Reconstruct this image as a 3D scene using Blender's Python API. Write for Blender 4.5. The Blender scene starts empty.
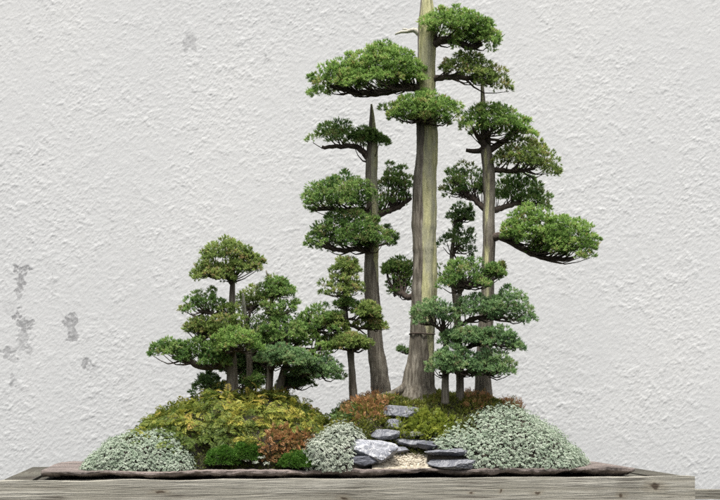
import bpy, bmesh, math, random
import numpy as np
from mathutils import Vector, noise

SC = bpy.context.scene
COL = SC.collection
random.seed(7)
RNG = np.random.default_rng(11)

# ------------------------------------------------------------------ camera
F, HOR, H, D0 = 1375.0, 398.0, 0.147, 2.75      # focal in photo px, horizon row, eye height above table, distance to the trees
cam = bpy.data.cameras.new('camera')
cam.sensor_width = 36.0
cam.lens = F / 720.0 * 36.0
cam.shift_y = (HOR - 250.0) / 720.0
cam.clip_start = 0.05
cam.clip_end = 200
co = bpy.data.objects.new('camera', cam)
co.location = (0, -D0, H)
co.rotation_euler = (math.radians(90), 0, 0)
COL.objects.link(co)
SC.camera = co

# ------------------------------------------------------------------ light
SUN_EL, SUN_AZ = 67.0, -20.0                     # high soft sun, from the front, a little to the left
w = bpy.data.worlds.new('World')
SC.world = w
w.use_nodes = True
nt = w.node_tree
nt.nodes.clear()
sky = nt.nodes.new('ShaderNodeTexSky')
sky.sky_type = 'NISHITA'
sky.sun_disc = False
sky.sun_elevation = math.radians(SUN_EL)
sky.sun_rotation = math.radians(180 + SUN_AZ)
sky.dust_density = 6.0
sky.ozone_density = 1.0
hs = nt.nodes.new('ShaderNodeHueSaturation')
hs.inputs['Saturation'].default_value = 0.30
bg = nt.nodes.new('ShaderNodeBackground')
bg.inputs['Strength'].default_value = 0.10
wo = nt.nodes.new('ShaderNodeOutputWorld')
nt.links.new(sky.outputs[0], hs.inputs['Color'])
nt.links.new(hs.outputs[0], bg.inputs['Color'])
nt.links.new(bg.outputs[0], wo.inputs['Surface'])
sun = bpy.data.lights.new('sun', 'SUN')
sun.energy = 2.3
sun.angle = math.radians(12)
sun.color = (1.0, 0.965, 0.91)
so = bpy.data.objects.new('sun', sun)
el, az = math.radians(SUN_EL), math.radians(SUN_AZ)
sv = Vector((math.sin(az) * math.cos(el), -math.cos(az) * math.cos(el), math.sin(el)))
so.rotation_euler = sv.to_track_quat('Z', 'Y').to_euler()
so.location = sv * 6
COL.objects.link(so)
SC.view_settings.view_transform = 'Standard'
SC.view_settings.look = 'None'
SC.view_settings.exposure = 1.0
SC.view_settings.gamma = 1.0
SC.cycles.use_denoising = False
SC.cycles.max_bounces = 6

# ------------------------------------------------------------------ helpers
def P(px, py, Y=0.0):
    """a place read off the photograph, put at depth Y"""
    d = Y + D0
    return np.array(((px - 360.0) * d / F, Y, H - (py - HOR) * d / F))

def S(n, Y=0.0):
    return n * (Y + D0) / F

YAW = math.radians(7.0)
CY, SY = math.cos(YAW), math.sin(YAW)
def TB(lx, ly, z=0.0):
    """table coordinates: lx along the front edge, ly towards the wall"""
    return np.array((lx * CY - ly * SY, -0.25 + lx * SY + ly * CY, z))

def tag(o, label=None, cat=None, group=None, kind=None):
    if label: o['label'] = label
    if cat: o['category'] = cat
    if group: o['group'] = group
    if kind: o['kind'] = kind
    return o

def empty(name, loc):
    o = bpy.data.objects.new(name, None)
    o.empty_display_size = 0.03
    o.location = loc
    COL.objects.link(o)
    return o

def link(name, me, mat, parent=None, offset=(0, 0, 0)):
    o = bpy.data.objects.new(name, me)
    if mat: me.materials.append(mat)
    COL.objects.link(o)
    if parent is not None:
        o.parent = parent
        p = parent
        base = Vector((0, 0, 0))
        while p is not None:
            base += p.location
            p = p.parent
        o.location = Vector(offset) - base
    return o

def np_mesh(name, verts, faces, attrs=None, smooth=False):
    """faces: int array (n,3) or (n,4)"""
    verts = np.asarray(verts, dtype=np.float32)
    faces = np.asarray(faces, dtype=np.int32)
    me = bpy.data.meshes.new(name)
    k = faces.shape[1]
    me.vertices.add(len(verts)); me.vertices.foreach_set('co', verts.ravel())
    me.loops.add(faces.size); me.loops.foreach_set('vertex_index', faces.ravel())
    me.polygons.add(len(faces))
    me.polygons.foreach_set('loop_start', np.arange(0, faces.size, k, dtype=np.int32))
    me.polygons.foreach_set('loop_total', np.full(len(faces), k, dtype=np.int32))
    if smooth:
        me.polygons.foreach_set('use_smooth', np.ones(len(faces), dtype=bool))
    me.update(calc_edges=True)
    for an, arr in (attrs or {}).items():
        a = me.attributes.new(an, 'FLOAT', 'POINT')
        a.data.foreach_set('value', np.asarray(arr, dtype=np.float32))
    return me

def rnd(a, b, n=None):
    return RNG.uniform(a, b, n)

def unit(v):
    return v / (np.linalg.norm(v, axis=-1, keepdims=True) + 1e-9)

class Tubes:
    def __init__(self):
        self.v, self.f, self.a, self.n = [], [], [], 0
    def add(self, pts, rad, sides=8, flute=0.0, seed=0.0, strip=None, cap=True, wob=0.0):
        pts = np.asarray(pts, float); rad = np.asarray(rad, float)
        n = len(pts)
        tang = unit(np.gradient(pts, axis=0))
        ref = np.array((0.0, -1.0, 0.0)) if abs(tang[n // 2][1]) < 0.8 else np.array((0.0, 0.0, 1.0))
        ang = np.linspace(0, 2 * math.pi, sides, endpoint=False)
        rows = []; att = []
        for i in range(n):
            t = tang[i]
            b = unit(np.cross(t, ref)); a = np.cross(b, t)
            for q in ang:
                d = a * math.cos(q) + b * math.sin(q)
                r = rad[i]
                if flute:
                    g = noise.noise(Vector((math.cos(q) * 2.2 + seed, math.sin(q) * 2.2, pts[i][2] * 7)))
                    g += 0.5 * noise.noise(Vector((math.cos(q) * 6 + seed, math.sin(q) * 6, pts[i][2] * 16 + 9)))
                    r *= 1 + flute * g
                rows.append(pts[i] + d * r)
                if strip is None: att.append(0.0)
                else: att.append(strip(d, pts[i], i / (n - 1)))
        base = self.n
        f = []
        for i in range(n - 1):
            for j in range(sides):
                a0 = base + i * sides + j; b0 = base + i * sides + (j + 1) % sides
                f.append((a0, b0, b0 + sides, a0 + sides))
        if cap:
            for i, s in ((0, 1), (n - 1, -1)):
                rows.append(pts[i]); att.append(att[i * sides])
                c = base + len(rows) - 1
                for j in range(sides):
                    a0 = base + i * sides + j; b0 = base + i * sides + (j + 1) % sides
                    f.append((c, b0, a0, a0) if s > 0 else (c, a0, b0, b0))
        self.v += rows; self.a += att; self.f += f; self.n += len(rows)
    def build(self, name, mat, parent=None):
        me = bpy.data.meshes.new(name)
        faces = [tuple(dict.fromkeys(q)) for q in self.f]
        me.from_pydata([tuple(p) for p in self.v], [], faces)
        me.polygons.foreach_set('use_smooth', [True] * len(me.polygons))
        a = me.attributes.new('strip', 'FLOAT', 'POINT')
        a.data.foreach_set('value', np.asarray(self.a, dtype=np.float32))
        return link(name, me, mat, parent)

def smooth_path(pts, rad, n):
    """Catmull-Rom through the given points"""
    pts = np.asarray(pts, float); rad = np.asarray(rad, float)
    if len(pts) < 3:
        t = np.linspace(0, 1, n)[:, None]
        return pts[0] * (1 - t) + pts[-1] * t, rad[0] * (1 - t[:, 0]) + rad[-1] * t[:, 0]
    q = np.column_stack((pts, rad))
    q = np.vstack((2 * q[0] - q[1], q, 2 * q[-1] - q[-2]))
    seg = np.linalg.norm(np.diff(q[1:-1, :3], axis=0), axis=1)
    cum = np.concatenate(([0], np.cumsum(seg)))
    out = []
    for s in np.linspace(0, cum[-1] * 0.99999, n):
        i = min(int(np.searchsorted(cum, s, side='right') - 1), len(seg) - 1)
        t = (s - cum[i]) / max(seg[i], 1e-9)
        p0, p1, p2, p3 = q[i], q[i + 1], q[i + 2], q[i + 3]
        out.append(0.5 * (2 * p1 + (p2 - p0) * t + (2 * p0 - 5 * p1 + 4 * p2 - p3) * t * t + (3 * p1 - p0 - 3 * p2 + p3) * t ** 3))
    out = np.array(out)
    return out[:, :3], np.maximum(out[:, 3], 0.0004)

# ------------------------------------------------------------------ materials
class N:
    """small helper for node materials"""
    def __init__(self, name):
        self.m = bpy.data.materials.new(name)
        self.m.use_nodes = True
        self.t = self.m.node_tree
        self.b = self.t.nodes['Principled BSDF']
        self.out = self.t.nodes['Material Output']
    def new(self, typ, **kw):
        n = self.t.nodes.new(typ)
        for k, v in kw.items():
            if k in n.inputs: n.inputs[k].default_value = v
            else: setattr(n, k, v)
        return n
    def l(self, a, b): self.t.links.new(a, b)
    def coord(self, scale=(1, 1, 1), loc=(0, 0, 0), out='Object'):
        tc = self.new('ShaderNodeTexCoord')
        mp = self.new('ShaderNodeMapping')
        mp.inputs['Scale'].default_value = scale
        mp.inputs['Location'].default_value = loc
        self.l(tc.outputs[out], mp.inputs['Vector'])
        return mp.outputs[0]
    def noise(self, vec, scale, detail=4, rough=0.55, dist=0.0):
        n = self.new('ShaderNodeTexNoise')
        n.inputs['Scale'].default_value = scale; n.inputs['Detail'].default_value = detail
        n.inputs['Roughness'].default_value = rough; n.inputs['Distortion'].default_value = dist
        self.l(vec, n.inputs['Vector'])
        return n.outputs['Fac']
    def ramp(self, fac, stops, interp='LINEAR'):
        r = self.new('ShaderNodeValToRGB')
        r.color_ramp.interpolation = interp
        e = r.color_ramp.elements
        while len(e) < len(stops): e.new(0.5)
        for el_, (p, c) in zip(e, stops):
            el_.position = p
            el_.color = (c[0], c[1], c[2], 1) if not np.isscalar(c) else (c, c, c, 1)
        self.l(fac, r.inputs[0])
        return r.outputs[0]
    def mix(self, fac, a, b, blend='MIX'):
        m = self.new('ShaderNodeMix', data_type='RGBA', blend_type=blend)
        if hasattr(fac, 'links'): self.l(fac, m.inputs[0])
        else: m.inputs[0].default_value = fac
        for v, s in ((a, m.inputs[6]), (b, m.inputs[7])):
            if hasattr(v, 'links'): self.l(v, s)
            else: s.default_value = (v[0], v[1], v[2], 1)
        return m.outputs[2]
    def math(self, op, a, b=None, c=None, clamp=False):
        m = self.new('ShaderNodeMath', operation=op)
        m.use_clamp = clamp
        for v, s in zip((a, b, c), m.inputs):
            if v is None: continue
            if hasattr(v, 'links'): self.l(v, s)
            else: s.default_value = v
        return m.outputs[0]
    def attr(self, name):
        a = self.new('ShaderNodeAttribute', attribute_name=name)
        return a.outputs['Fac']
    def bump(self, h, dist, strength=1.0):
        b = self.new('ShaderNodeBump')
        b.inputs['Distance'].default_value = dist; b.inputs['Strength'].default_value = strength
        self.l(h, b.inputs['Height'])
        self.l(b.outputs[0], self.b.inputs['Normal'])
    def blob(self, vec, x0, z0, rx, rz, soft=0.5):
        """1 inside an ellipse in x-z, 0 outside"""
        s = self.new('ShaderNodeSeparateXYZ'); self.l(vec, s.inputs[0])
        a = self.math('DIVIDE', self.math('SUBTRACT', s.outputs[0], x0), rx)
        b = self.math('DIVIDE', self.math('SUBTRACT', s.outputs[2], z0), rz)
        d = self.math('SQRT', self.math('ADD', self.math('MULTIPLY', a, a), self.math('MULTIPLY', b, b)))
        return self.math('MULTIPLY', self.math('SUBTRACT', 1.0, d), 1 / soft, clamp=True)

def leaf_mat(name, stops, trans=0.25, rough=0.55):
    n = N(name)
    c = n.ramp(n.attr('tint'), stops)
    n.l(c, n.b.inputs['Base Color'])
    n.b.inputs['Roughness'].default_value = rough
    n.b.inputs['Specular IOR Level'].default_value = 0.3
    tr = n.new('ShaderNodeBsdfTranslucent'); n.l(c, tr.inputs['Color'])
    mx = n.new('ShaderNodeMixShader'); mx.inputs[0].default_value = trans
    n.l(n.b.outputs[0], mx.inputs[1]); n.l(tr.outputs[0], mx.inputs[2])
    n.l(mx.outputs[0], n.out.inputs['Surface'])
    return n.m

LEAF = {
    'bright': leaf_mat('juniper_bright', [(0, (.11, .21, .045)), (.5, (.30, .465, .125)), (.85, (.49, .64, .22)), (1, (.40, .30, .14))], .42),
    'mid':    leaf_mat('juniper_mid', [(0, (.09, .19, .055)), (.5, (.245, .385, .11)), (.85, (.40, .54, .19)), (1, (.34, .26, .14))], .42),
    'blue':   leaf_mat('juniper_blue', [(0, (.11, .20, .10)), (.5, (.235, .375, .16)), (.88, (.39, .54, .26)), (1, (.36, .30, .17))], .42),
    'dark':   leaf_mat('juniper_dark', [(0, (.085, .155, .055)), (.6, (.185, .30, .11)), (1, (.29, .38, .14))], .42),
    'olive':  leaf_mat('juniper_olive', [(0, (.12, .18, .05)), (.5, (.29, .395, .115)), (.8, (.45, .53, .18)), (1, (.40, .27, .15))], .42),
    'sedum':  leaf_mat('sedum_leaf', [(0, (.29, .37, .265)), (.5, (.43, .50, .395)), (1, (.58, .63, .53))], .15),
    'sedum_white': leaf_mat('sedum_white_leaf', [(0, (.31, .36, .28)), (.5, (.44, .48, .40)), (1, (.60, .63, .54))], .15),
    'gold':   leaf_mat('spikemoss_gold', [(0, (.09, .14, .025)), (.35, (.23, .27, .05)), (.7, (.46, .42, .08)), (1, (.52, .35, .11))], .35),
    'moss':   leaf_mat('cushion_moss', [(0, (.05, .125, .018)), (.6, (.095, .215, .03)), (1, (.18, .31, .055))], .25),
    'rust':   leaf_mat('rust_fern', [(0, (.14, .15, .04)), (.35, (.27, .15, .06)), (.75, (.48, .24, .11)), (1, (.46, .42, .14))], .3),
    'hill':   leaf_mat('hill_moss', [(0, (.08, .10, .022)), (.5, (.16, .185, .035)), (.85, (.26, .26, .045)), (1, (.32, .18, .07))], .25),
    'lime':   leaf_mat('lime_moss', [(0, (.11, .15, .025)), (.5, (.23, .29, .04)), (1, (.40, .42, .07))], .35),
}

def bark_mat():
    n = N('juniper_bark')
    v = n.coord((1, 1, 0.10))
    f = n.noise(v, 210, 4, .6)
    v2 = n.coord((1, 1, 0.3))
    f2 = n.noise(v2, 40, 4, .6)
    bark = n.ramp(f, [(.28, (.026, .023, .017)), (.46, (.105, .096, .075)), (.64, (.235, .22, .18)), (.8, (.34, .325, .275))])
    bark = n.mix(n.math('MULTIPLY', f2, .4), bark, (.15, .105, .07))
    dead = n.ramp(f, [(.25, (.14, .137, .068)), (.45, (.35, .34, .17)), (.7, (.52, .50, .29))])
    dead = n.mix(n.ramp(f2, [(.46, 0.0), (.66, .8)]), dead, (.27, .265, .20))
    s = n.attr('strip')
    sn = n.math('ADD', s, n.math('MULTIPLY', n.math('SUBTRACT', n.noise(n.coord((1, 1, .12)), 110, 5, .6), .5), .9))
    fac = n.ramp(sn, [(.44, 0.0), (.54, 1.0)])
    n.l(n.mix(fac, bark, dead), n.b.inputs['Base Color'])
    n.b.inputs['Roughness'].default_value = .85
    n.bump(n.math('ADD', f, n.math('MULTIPLY', f2, .8)), .0035, 1.0)
    return n.m
BARK = bark_mat()

def dark_bark_mat():
    n = N('branch_bark')
    f = n.noise(n.coord((1, 1, 1)), 220, 5, .65)
    n.l(n.ramp(f, [(.3, (.030, .022, .017)), (.55, (.075, .055, .042)), (.8, (.15, .115, .09))]), n.b.inputs['Base Color'])
    n.b.inputs['Roughness'].default_value = .85
    n.bump(f, .002)
    return n.m
DARK = dark_bark_mat()

def jin_mat():
    n = N('bleached_deadwood')
    f = n.noise(n.coord((1, 1, .15)), 240, 5, .6)
    n.l(n.ramp(f, [(.3, (.25, .235, .19)), (.55, (.47, .45, .38)), (.75, (.62, .60, .53))]), n.b.inputs['Base Color'])
    n.b.inputs['Roughness'].default_value = .8
    n.bump(f, .0015)
    return n.m
JIN = jin_mat()

def wall_mat():
    n = N('white_stucco')
    v = n.coord()
    big = n.noise(v, 1.1, 5, .6)
    mid = n.noise(v, 26, 5, .6)
    col = n.ramp(big, [(.3, (.53, .54, .54)), (.5, (.565, .573, .57)), (.7, (.595, .60, .59))])
    col = n.mix(n.ramp(mid, [(.35, .12), (.6, 0.0)]), col, (.45, .45, .45))
    # worn grey patches where the paint has come away
    dv = n.new('ShaderNodeVectorMath', operation='ADD')
    nz = n.new('ShaderNodeTexNoise'); nz.inputs['Scale'].default_value = 48; nz.inputs['Detail'].default_value = 5
    n.l(v, nz.inputs['Vector'])
    sc = n.new('ShaderNodeVectorMath', operation='MULTIPLY_ADD')
    n.l(nz.outputs['Color'], sc.inputs[0]); sc.inputs[1].default_value = (.075, .075, .075); sc.inputs[2].default_value = (-.0375, -.0375, -.0375)
    n.l(v, dv.inputs[0]); n.l(sc.outputs[0], dv.inputs[1])
    mask = None
    for (px, py, rx, ry, s) in ((23, 269, 7, 3.5, .9), (21, 283, 4.5, 9, .8), (18, 293, 3, 7, .5), (17, 316, 5, 4, .9), (25, 326, 8, 5, .8),
                                (23, 340, 5, 13, .45), (24, 348, 8, 5, .5), (9, 352, 7, 4, .7), (14, 360, 4, 3, .5), (13, 379, 4, 5, .6), (9, 304, 5, 5, .25),
                                (72, 317, 4.5, 6, .8), (70, 327, 5, 8, .7), (73, 337, 5.5, 6, .8), (87, 364, 7, 4, .8), (91, 371, 5, 4, .3),
                                (190, 43, 6, 9, .45), (54, 285, 2, 14, .22), (268, 60, 2.5, 3, .35), (286, 36, 2, 2, .3)):
        p = P(px, py, WALL_Y)
        b = n.math('MULTIPLY', n.blob(dv.outputs[0], p[0], p[2], S(rx, WALL_Y) * 1.25, S(ry, WALL_Y) * 1.25, .32), s * .8)
        mask = b if mask is None else n.math('MAXIMUM', mask, b)
    mask = n.math('MULTIPLY', mask, n.ramp(n.noise(v, 95, 5, .65), [(.34, .25), (.52, 1.0)]))
    col = n.mix(mask, col, (.15, .15, .155))
    # uneven darker, cooler grey towards the bottom, and faint rain streaks
    sz = n.new('ShaderNodeSeparateXYZ'); n.l(v, sz.inputs[0])
    low = n.math('ADD', sz.outputs[2], n.math('MULTIPLY', n.noise(v, 5, 5, .65), .5))
    col = n.mix(n.ramp(low, [(.18, .38), (.55, 0.0)]), col, (.43, .445, .45))
    st = n.noise(n.coord((1, 1, .06)), 16, 4, .6)
    col = n.mix(n.ramp(st, [(.58, 0.0), (.75, .16)]), col, (.44, .435, .42))
    n.l(col, n.b.inputs['Base Color'])
    n.b.inputs['Roughness'].default_value = .9
    n.b.inputs['Specular IOR Level'].default_value = .25
    # stucco relief: thrown-on dabs with flat ground between them
    rot = n.new('ShaderNodeMapping'); rot.inputs['Rotation'].default_value = (0, math.radians(34), 0); rot.inputs['Scale'].default_value = (1.0, 1.0, 1.0)
    n.l(v, rot.inputs['Vector'])
    h1 = n.ramp(n.noise(rot.outputs[0], 104, 4, .68), [(.46, 0.0), (.56, .55), (.72, 1.0)])
    h2 = n.noise(v, 230, 3, .65)
    h3 = n.ramp(n.noise(rot.outputs[0], 30, 5, .65), [(.53, 0.0), (.60, .7), (.75, 1.0)])
    amt = n.ramp(n.noise(v, 4.2, 4, .6), [(.38, .38), (.60, 1.0)])
    h = n.math('ADD', n.math('MULTIPLY', n.math('MULTIPLY', h1, .55), amt), n.math('ADD', n.math('MULTIPLY', h2, .30), n.math('MULTIPLY', n.math('MULTIPLY', h3, .62), amt)))
    h = n.math('SUBTRACT', h, n.math('MULTIPLY', mask, .5))
    dp = n.new('ShaderNodeDisplacement'); dp.inputs['Midlevel'].default_value = .4; dp.inputs['Scale'].default_value = .0016
    n.l(h, dp.inputs['Height'])
    n.l(dp.outputs[0], n.out.inputs['Displacement'])
    n.m.displacement_method = 'DISPLACEMENT'
    return n.m

def wood_mat(name, tone=1.0, axis=0, knots=()):
    n = N(name)
    sc = [1, 1, 1]; sc = [12.0] * 3; sc[axis] = .55
    v = n.coord(tuple(sc))
    warp = n.noise(n.coord((1, 1, 1)), 5, 3, .5)
    g = n.noise(v, 6, 6, .65, .6)
    g2 = n.noise(v, 22, 5, .6)
    col = n.ramp(g, [(.25, (.20 * tone, .185 * tone, .15 * tone)), (.45, (.33 * tone, .315 * tone, .265 * tone)), (.62, (.43 * tone, .415 * tone, .36 * tone)), (.8, (.50 * tone, .48 * tone, .42 * tone))])
    col = n.mix(n.ramp(g2, [(.30, .5), (.42, 0.0)]), col, (.13, .115, .09))
    col = n.mix(n.ramp(warp, [(.4, 0.0), (.7, .4)]), col, (.27, .26, .21))
    cs_ = [30.0] * 3; cs_[axis] = .5
    crack = n.noise(n.coord(tuple(cs_)), 2.2, 5, .55, .5)
    ck = n.math('ABSOLUTE', n.math('SUBTRACT', crack, .52))
    where = n.ramp(n.noise(n.coord((1, 1, 1)), 7, 2, .5), [(.48, 0.0), (.58, .85)])
    col = n.mix(n.math('MULTIPLY', n.ramp(ck, [(0, 1.0), (.012, .6), (.03, 0.0)]), where), col, (.06, .05, .04))
    col = n.mix(n.ramp(n.noise(n.coord((1, 1, 1)), 11, 4, .6), [(.5, 0.0), (.72, .35)]), col, (.16 * tone, .15 * tone, .125 * tone))
    for (kx, kz, rx, rz) in knots:
        dv = n.new('ShaderNodeVectorMath', operation='ADD')
        nz = n.new('ShaderNodeTexNoise'); nz.inputs['Scale'].default_value = 60
        n.l(n.coord(), nz.inputs['Vector'])
        s_ = n.new('ShaderNodeVectorMath', operation='MULTIPLY_ADD')
        n.l(nz.outputs['Color'], s_.inputs[0]); s_.inputs[1].default_value = (.014,) * 3; s_.inputs[2].default_value = (-.007,) * 3
        n.l(n.coord(), dv.inputs[0]); n.l(s_.outputs[0], dv.inputs[1])
        col = n.mix(n.math('MULTIPLY', n.blob(dv.outputs[0], kx, kz, rx * 2.8, rz * 2.2, .9), .55), col, (.21, .175, .12))
        col = n.mix(n.math('MULTIPLY', n.blob(dv.outputs[0], kx, kz, rx, rz, .5), .85), col, (.05, .035, .025))
    n.l(col, n.b.inputs['Base Color'])
    n.b.inputs['Roughness'].default_value = .9
    n.b.inputs['Specular IOR Level'].default_value = .12
    n.bump(n.math('ADD', g, n.math('MULTIPLY', g2, .6)), .003)
    return n.m

def stone_mat(name, stops, vein=None, scale=30, stretch=(1, 1, 1), bump=.003):
    n = N(name)
    v = n.coord(stretch)
    f = n.noise(v, scale, 8, .65, .4)
    col = n.ramp(f, stops)
    if vein:
        vn = n.noise(n.coord((1, 1, 1)), 34, 3, .5, 2.2)
        vv = n.math('ABSOLUTE', n.math('SUBTRACT', vn, .5))
        col = n.mix(n.ramp(vv, [(.0, .9), (.022, .5), (.05, 0.0)]), col, vein)
    n.l(col, n.b.inputs['Base Color'])
    n.b.inputs['Roughness'].default_value = .75
    f2 = n.noise(v, scale * 4, 6, .7)
    n.bump(n.math('ADD', f, n.math('MULTIPLY', f2, .5)), bump)
    return n.m

SOIL = stone_mat('dark_soil', [(.3, (.022, .018, .013)), (.6, (.055, .045, .03)), (.8, (.09, .075, .045))], scale=60, bump=.006)

# ------------------------------------------------------------------ the wall
WALL_Y = 0.78
def build_wall():
    def axis(lo, hi, dl, dh, step, coarse):
        a = list(np.arange(lo, dl, coarse)) + list(np.arange(dl, dh, step)) + list(np.arange(dh, hi + 1e-6, coarse))
        return np.array(a)
    xs = axis(-2.6, 2.6, -1.02, 1.02, .0021, .02)
    zs = axis(-0.9, 2.2, -0.12, 1.20, .0021, .02)
    X, Z = np.meshgrid(xs, zs)
    v = np.column_stack((X.ravel(), np.zeros(X.size), Z.ravel()))
    nx, nz = len(xs), len(zs)
    i = (np.arange(nz - 1)[:, None] * nx + np.arange(nx - 1)[None, :]).ravel()
    f = np.column_stack((i, i + 1, i + 1 + nx, i + nx))
    # a back and edges give the wall its thickness
    front = np_mesh('wall', v, f, smooth=True)
    o = link('stucco_wall', front, None)
    back = bmesh.new(); back.from_mesh(front)
    bv = [back.verts.new(c) for c in ((-2.6, .15, -.9), (2.6, .15, -.9), (2.6, .15, 2.2), (-2.6, .15, 2.2))]
    back.faces.new(bv[::-1])
    back.to_mesh(front); back.free()
    m = wall_mat()
    # coordinates of the stains are world ones, and the wall only moves in depth
    front.materials.append(m)
    o.location = (0, WALL_Y, 0)
    tag(o, 'white rough stucco garden wall with grey worn patches, behind the bonsai', 'wall')
    return o
build_wall()

# ------------------------------------------------------------------ table
def box_mesh(bm, corners_fn, x0, x1, y0, y1, z0, z1, bev=.002, nx=1, jit=0.0):
    """box in table coordinates, cut along x and roughened a little"""
    vs = {}
    for i in range(nx + 1):
        x = x0 + (x1 - x0) * i / nx
        for (j, y) in ((0, y0), (1, y1)):
            for (k, z) in ((0, z0), (1, z1)):
                e = (noise.noise(Vector((x * 9, y * 30, z * 30 + 3))) * jit, noise.noise(Vector((x * 11 + 5, y * 30, z * 30))) * jit)
                vs[i, j, k] = bm.verts.new(corners_fn(x, y + e[0], z + e[1]))
    fs = []
    for i in range(nx):
        fs += [(vs[i, 0, 0], vs[i + 1, 0, 0], vs[i + 1, 0, 1], vs[i, 0, 1]), (vs[i, 1, 0], vs[i, 1, 1], vs[i + 1, 1, 1], vs[i + 1, 1, 0]),
               (vs[i, 0, 1], vs[i + 1, 0, 1], vs[i + 1, 1, 1], vs[i, 1, 1]), (vs[i, 0, 0], vs[i, 1, 0], vs[i + 1, 1, 0], vs[i + 1, 0, 0])]
    fs += [(vs[0, 0, 0], vs[0, 0, 1], vs[0, 1, 1], vs[0, 1, 0]), (vs[nx, 0, 0], vs[nx, 1, 0], vs[nx, 1, 1], vs[nx, 0, 1])]
    for q in fs: bm.faces.new(q)
    if bev:
        es = [e for e in bm.edges if len(e.link_faces) == 2 and e.calc_face_angle(0) > .8]
        bmesh.ops.bevel(bm, geom=es, offset=bev, segments=2, affect='EDGES')

def local(x, y, z): return (x, y, z)

TABLE = empty('garden_bench', TB(0, 0, -.14))
TABLE.rotation_euler = (0, 0, YAW)
tag(TABLE, 'weathered grey timber bench carrying the stone slab with the bonsai forest', 'bench')
def plank(name, mat, *a, **k):
    bm = bmesh.new()
    box_mesh(bm, local, *a, **k)
    bmesh.ops.recalc_face_normals(bm, faces=bm.faces)
    me = bpy.data.meshes.new(name); bm.to_mesh(me); bm.free()
    o = bpy.data.objects.new(name, me); me.materials.append(mat); COL.objects.link(o)
    o.parent = TABLE; o.location = (0, 0, .14)
    return o
XL, XR = -.642, .633
WOODF = wood_mat('weathered_front_plank', .86, 0, ((.33, -.028, .006, .003), (-.36, -.022, .01, .003), (.555, -.018, .012, .006), (-.03, -.035, .008, .004), (.205, -.026, .004, .0025), (.26, -.025, .003, .002), (.49, -.034, .006, .005)))
WOODT = wood_mat('weathered_top_board', .16, 1)
WOODD = wood_mat('dark_side_board', .14, 1)
fp = plank('front_plank', WOODF, XL, XR, 0, .04, -.145, 0, bev=.003, nx=60, jit=.0035)
# top boards run from front to back behind the front plank
bx = XL
bw = [.052, .03] + [.098] * 11 + [.062]
tot = sum(bw); k = (XR - XL) / tot
for i, b in enumerate(bw):
    b *= k
    z1 = -.0005 if i == 0 else (-.004 if i != len(bw) - 1 else -.002)
    plank('top_board', WOODD if i == len(bw) - 1 else WOODT, bx + .0012, bx + b - .0012, .0405, .525, -.03, z1, bev=.002)
    bx += b
for sx in (XL + .03, XR - .09):
    for sy in (.05, .46):
        plank('leg', WOODT, sx, sx + .06, sy, sy + .06, -.74, -.031, bev=.003)
# rail of another bench standing behind and to the right
bm = bmesh.new()
box_mesh(bm, local, 0, .9, 0, .035, -.022, 0, bev=.002, nx=24, jit=.002)
bmesh.ops.recalc_face_normals(bm, faces=bm.faces)
me = bpy.data.meshes.new('rail'); bm.to_mesh(me); bm.free()
rail = link('wooden_rail', me, wood_mat('grey_rail_wood', .62, 0))
p = P(672, 490, .42)
rail.location = (p[0] - .1, .42, p[2])
tag(rail, 'thin grey wooden rail along the wall at the right end of the bench', 'rail')

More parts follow.
